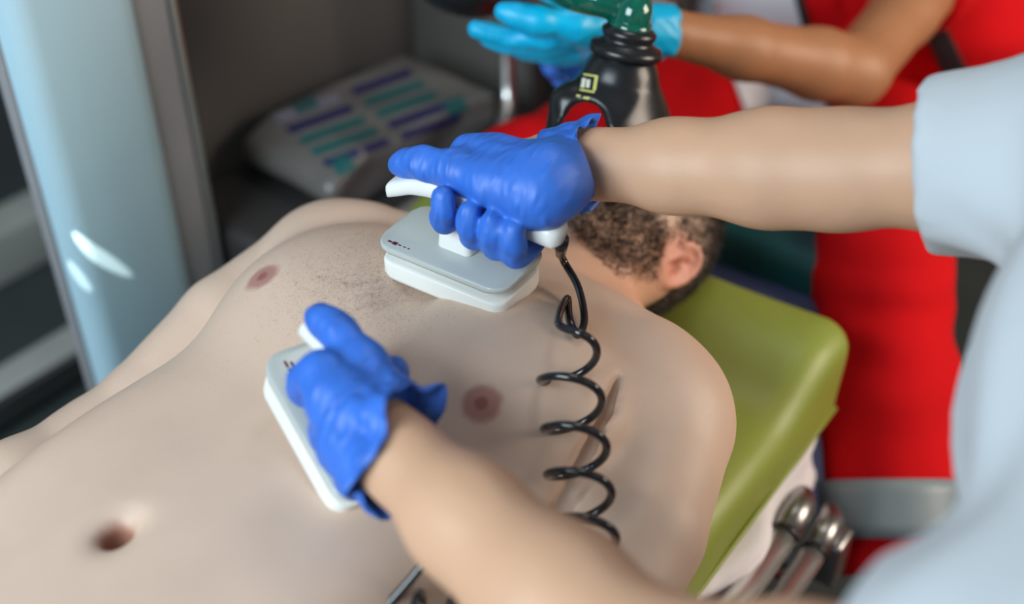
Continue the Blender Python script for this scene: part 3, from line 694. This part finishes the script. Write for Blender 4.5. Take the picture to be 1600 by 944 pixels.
# jacket
f = Field((.75, -.50, -.06), (1.45, .60, .60), .008)
f.chain([(SH3, .075), (SM3+V(0, 0, .02), .085), (SH4, .075)], .05); f.chain([(SM3+V(-.01, 0, -.06), .135), (HP3+V(0, 0, .10), .15), (HP3+V(0, 0, .04), .155)], .06)
for s in (-1, 1): f.chain([(SM3+V(0, s*.095, -.05), .115), (HP3+V(0, s*.08, .04), .13)], .06)
f.chain([(SH3+V(.05, -.03, -.10), .10), (HP3+V(.02, -.14, .06), .11)], .05)
f.chain([(SH3, .07), (SH3*.65+EL3*.35, .062)], .03); f.chain([(SH4, .07), (SH4*.6+ELR*.4, .062)], .03)
f.offset(lambda X, Y, Z: wob(X, Y, Z, 28, .003)); cutplane(f, SH3*.68+EL3*.32, EL3-SH3); cutplane(f, SH4*.62+ELR*.38, ELR-SH4)
jm = f.mesh(2); jk = place(obj('vest', jm, RED), pm_)

#MASK
# ------------------------------------------------------------------ bag valve mask
bvm = thing('bag_valve_mask', 'black rubber breathing mask with green elbow held over the patient\'s face', 'mask', (.34, 0, .21))
MC = V(.335, .0, .222)
f = Field((.23, -.09, .17), (.46, .09, .36), .0028)
tp = at(977, 80, 1.10)
ax_ = unit(tp-MC)
f.ell(MC+V(.004, 0, .016), (.070, .056, .054), .01)
f.chain([(MC+ax_*.03, .050), (MC+ax_*.072, .037)], .025)
f.cone(MC+V(-.02, 0, .03), at(884, 156, 1.10), .042, .013, .025); f.cone(at(914, 190, .98), at(914, 190, 1.25), .016, .021, .008, 'sub'); f.cone(at(910, 222, .98), at(910, 222, 1.25), .024, .029, .006, 'sub')
f.ell(MC+V(.0, 0, -.028), (.085, .045, .034), .012, 'sub')
mm = f.mesh(2); mt = bvh(mm); place(obj('mask_dome', mm, BLACKR), bvm)
zq = Vector(ax_).to_track_quat('Z', 'Y').to_matrix().to_4x4()
def on_axis(name, prof, m, off):
    me = lathe(prof); me.transform(Matrix.Translation(Vector(MC+ax_*off)) @ zq); place(obj(name, me, m), bvm)
on_axis('collar', [(0, 0), (.034, 0), (.036, .004), (.034, .009), (.026, .012), (.024, .016), (.0265, .019), (.0265, .023), (.023, .026), (.018, .027), (.0, .027)], BLACKR, .096)
e0 = MC+ax_*.118
eb = smooth_path([e0, e0+ax_*.022, at(985, 22, 1.10), at(955, 2, 1.09), at(910, -8, 1.10), at(860, -22, 1.16), at(820, -40, 1.24)], 8)
place(obj('elbow_connector', tube(eb, .0175, 20), GREENP), bvm)
place(obj('connector_ring', tube([e0, e0+ax_*.010], .0200, 20), GREENP), bvm)
bc = at(740, -62, 1.36); f = Field(bc-.20, bc+.20, .006); f.ell(bc, (.080, .085, .062), .01); f.cone(bc, bc+unit(at(850, -14, 1.12)-bc)*.14, .05, .024, .03)
place(obj('squeeze_bag', f.mesh(2), BLACKR), bvm)
YEL = mat('yellow_print', (.55, .55, .16), .6); WPR = mat('pale_print', (.65, .68, .55), .6)
for q in ([(912, 115), (934, 118), (934, 121), (912, 118)], [(930, 119), (935, 119), (931, 142), (926, 142)], [(906, 139), (929, 143), (929, 146), (906, 142)], [(901, 148), (908, 149), (906, 152), (900, 151)], [(912, 151), (922, 152), (920, 156), (911, 154)]): decal('printed_mark', q, mt, YEL, bvm, .0005, 3)
for q in ([(910, 122), (916, 123), (913, 138), (907, 137)], [(917, 124), (923, 125), (921, 138), (915, 137)]): decal('printed_mark', q, mt, WPR, bvm, .0005, 3)

#HAND3
# cyan glove: open hand under the connector, fingers toward the wall
r = .0098
def fc(*a): return [(at(x, y, d), rr) for x, y, d, rr in a]
fingers = [fc((900, 50, 1.24, .013), (850, 62, 1.235, .0115), (795, 58, 1.235, .011), (745, 46, 1.235, .0105)),
           fc((905, 62, 1.265, .0115), (850, 76, 1.27, .0105), (800, 72, 1.275, .0098), (762, 60, 1.28, .009)),
           fc((915, 74, 1.29, .011), (865, 86, 1.30, .0098), (830, 84, 1.305, .009), (805, 78, 1.31, .0085)),
           fc((925, 82, 1.31, .010), (885, 92, 1.325, .009), (860, 90, 1.33, .008), (845, 88, 1.335, .0075))]
thumb = fc((965, 40, 1.25, .019), (900, 38, 1.215, .0165), (840, 32, 1.20, .0135), (808, 24, 1.20, .0115), (786, 18, 1.20, .0098))
palm = [fc((1030, 48, 1.27, .0255), (975, 55, 1.265, .024), (915, 52, 1.245, .017)), fc((975, 58, 1.27, .023), (920, 68, 1.28, .016)), fc((985, 62, 1.28, .021), (930, 80, 1.305, .013))]
g3 = build_glove('glove', pm_, fingers, palm, thumb, (WR3, EL3-WR3), GLOVE2, .0028)
d3 = unit(EL3-WR3); cuff_ring(pm_, g3, [WR3-d3*.03, WR3-d3*.01, WR3+d3*.008], [.0255, .029, .031], GLOVE2, .0015, seed=.5)

# royal blue glove on the other hand, fingers curled under the mask
fingers = [fc((905, 92, 1.37, .0115), (878, 88, 1.355, .011), (858, 95, 1.345, .0105), (862, 108, 1.34, .010)), fc((910, 104, 1.38, .0115), (880, 100, 1.365, .011), (862, 106, 1.355, .0105), (868, 116, 1.35, .0095)),
           fc((915, 115, 1.39, .011), (888, 112, 1.38, .010), (872, 118, 1.375, .0095), (878, 126, 1.37, .009)), fc((920, 126, 1.40, .010), (898, 124, 1.395, .009), (886, 128, 1.39, .0085), (890, 134, 1.385, .008))]
thumb = fc((965, 100, 1.40, .018), (935, 88, 1.37, .015), (905, 80, 1.345, .012), (885, 84, 1.335, .010))
palm = [fc((985, 128, 1.44, .025), (950, 112, 1.41, .023), (910, 98, 1.375, .015)), fc((960, 118, 1.42, .022), (920, 120, 1.395, .013))]
g4 = build_glove('glove', pm_, fingers, palm, thumb, (WRR, ELR-WRR), GLOVE, .003)
# shirt front and webbing on the vest
jt = bvh(jm)
def patch(name, q, m, par, tree, off=.004, n=12):
    o = decal(name, q, tree, m, pm_, off, n)
    if o: so = o.modifiers.new('thickness', 'SOLIDIFY'); so.thickness = .002; o.parent = par; o.matrix_parent_inverse = Matrix()
    else: print('PATCH MISS', name, q)
patch('shirt_front', [(1078, -30), (1238, -30), (1262, 60), (1100, 60)], WHITEC, jk, jt)
def join_tree(ms):
    vs, fs = [], []
    for m in ms: o_ = len(vs); vs += [v.co.copy() for v in m.vertices]; fs += [tuple(i+o_ for i in p.vertices) for p in m.polygons]
    return BVHTree.FromPolygons(vs, fs)
jt2 = join_tree([jm, tr.data])
patch('shirt_front', [(1140, 120), (1290, 140), (1300, 185), (1165, 185)], WHITEC, jk, jt2)
patch('webbing', [(1290, 140), (1300, 140), (1312, 185), (1300, 185)], BLACKW, jk, jt2, .006)
patch('webbing', [(1238, -30), (1250, -30), (1274, 60), (1262, 60)], BLACKW, jk, jt, .006)
patch('webbing', [(1060, -30), (1078, -30), (1100, 60), (1082, 60)], BLACKW, jk, jt, .006)
patch('webbing', [(1446, 52), (1478, 40), (1518, 118), (1486, 140)], BLACKW, jk, jt, .006)
# things behind the patient's head
seat = tag(obj('jump_seat', box(.86, 1.35, SM3[1]-.20, SM3[1]+.20, -.30, -.215, .02), BENCHM), 'dark jump seat under the seated paramedic', 'seat')
obj('seat_post', box(.98, 1.20, SM3[1]-.08, SM3[1]+.08, -.55, -.30, .01), STEEL, seat)
bag = thing('equipment_bag', 'navy equipment bag with teal flap on the floor behind the patient\'s head', 'bag', (.66, -.07, -.55))
NAVB = mat('navy_nylon', (.045, .065, .15), .6, var=.2, bump=.4, bscale=30, bdist=.004); TEALB = mat('teal_nylon', (.0, .075, .085), .6, var=.2)
f = Field((.50, -.20, -.58), (.82, .06, -.02), .007)
f.func(lambda X, Y, Z: np.sqrt(np.maximum(np.abs(X-.66)-.09, 0)**2+np.maximum(np.abs(Y+.07)-.075, 0)**2+np.maximum(np.abs(Z+.31)-.20, 0)**2)-.035+.004*np.sin(40*X)*np.sin(33*Y+21*Z), 0)
place(obj('bag_body', f.mesh(2), NAVB), bag)
f = Field((.55, -.20, -.16), (.84, .08, .02), .006)
f.func(lambda X, Y, Z: np.sqrt(np.maximum(np.abs(X-.705)-.055, 0)**2+np.maximum(np.abs(Y+.06)-.075, 0)**2+np.maximum(np.abs(Z+.060)-.015, 0)**2)-.022, 0)
place(obj('flap', f.mesh(2), TEALB), bag)
# small added spot lamps imitating sun patches on the pillar
for i, (x, y, an, ex, e) in enumerate(((128, 390, 1.5, 2.6, .30), (178, 458, 1.1, 1.9, .22), (98, 425, 1.6, 2.0, .10), (130, 520, 1.8, 1.5, .10), (70, 295, 1.2, 2.4, .08))):
    l = bpy.data.lights.new('sun_patch_spot', 'SPOT'); l.energy = e*1600; l.spot_size = math.radians(an); l.spot_blend = .25; l.shadow_soft_size = .001; l.color = (1, .96, .85)
    o = bpy.data.objects.new('sun_patch_spot', l); COL.objects.link(o); tgt = at(x, y, 1.36); o.location = (-1.0, .30, 1.0)
    o.rotation_euler = (Vector(tgt)-Vector(o.location)).to_track_quat('-Z', 'Y').to_euler(); o.rotation_euler.rotate_axis('Z', .45); o.scale = (.30, ex*.42, 1)
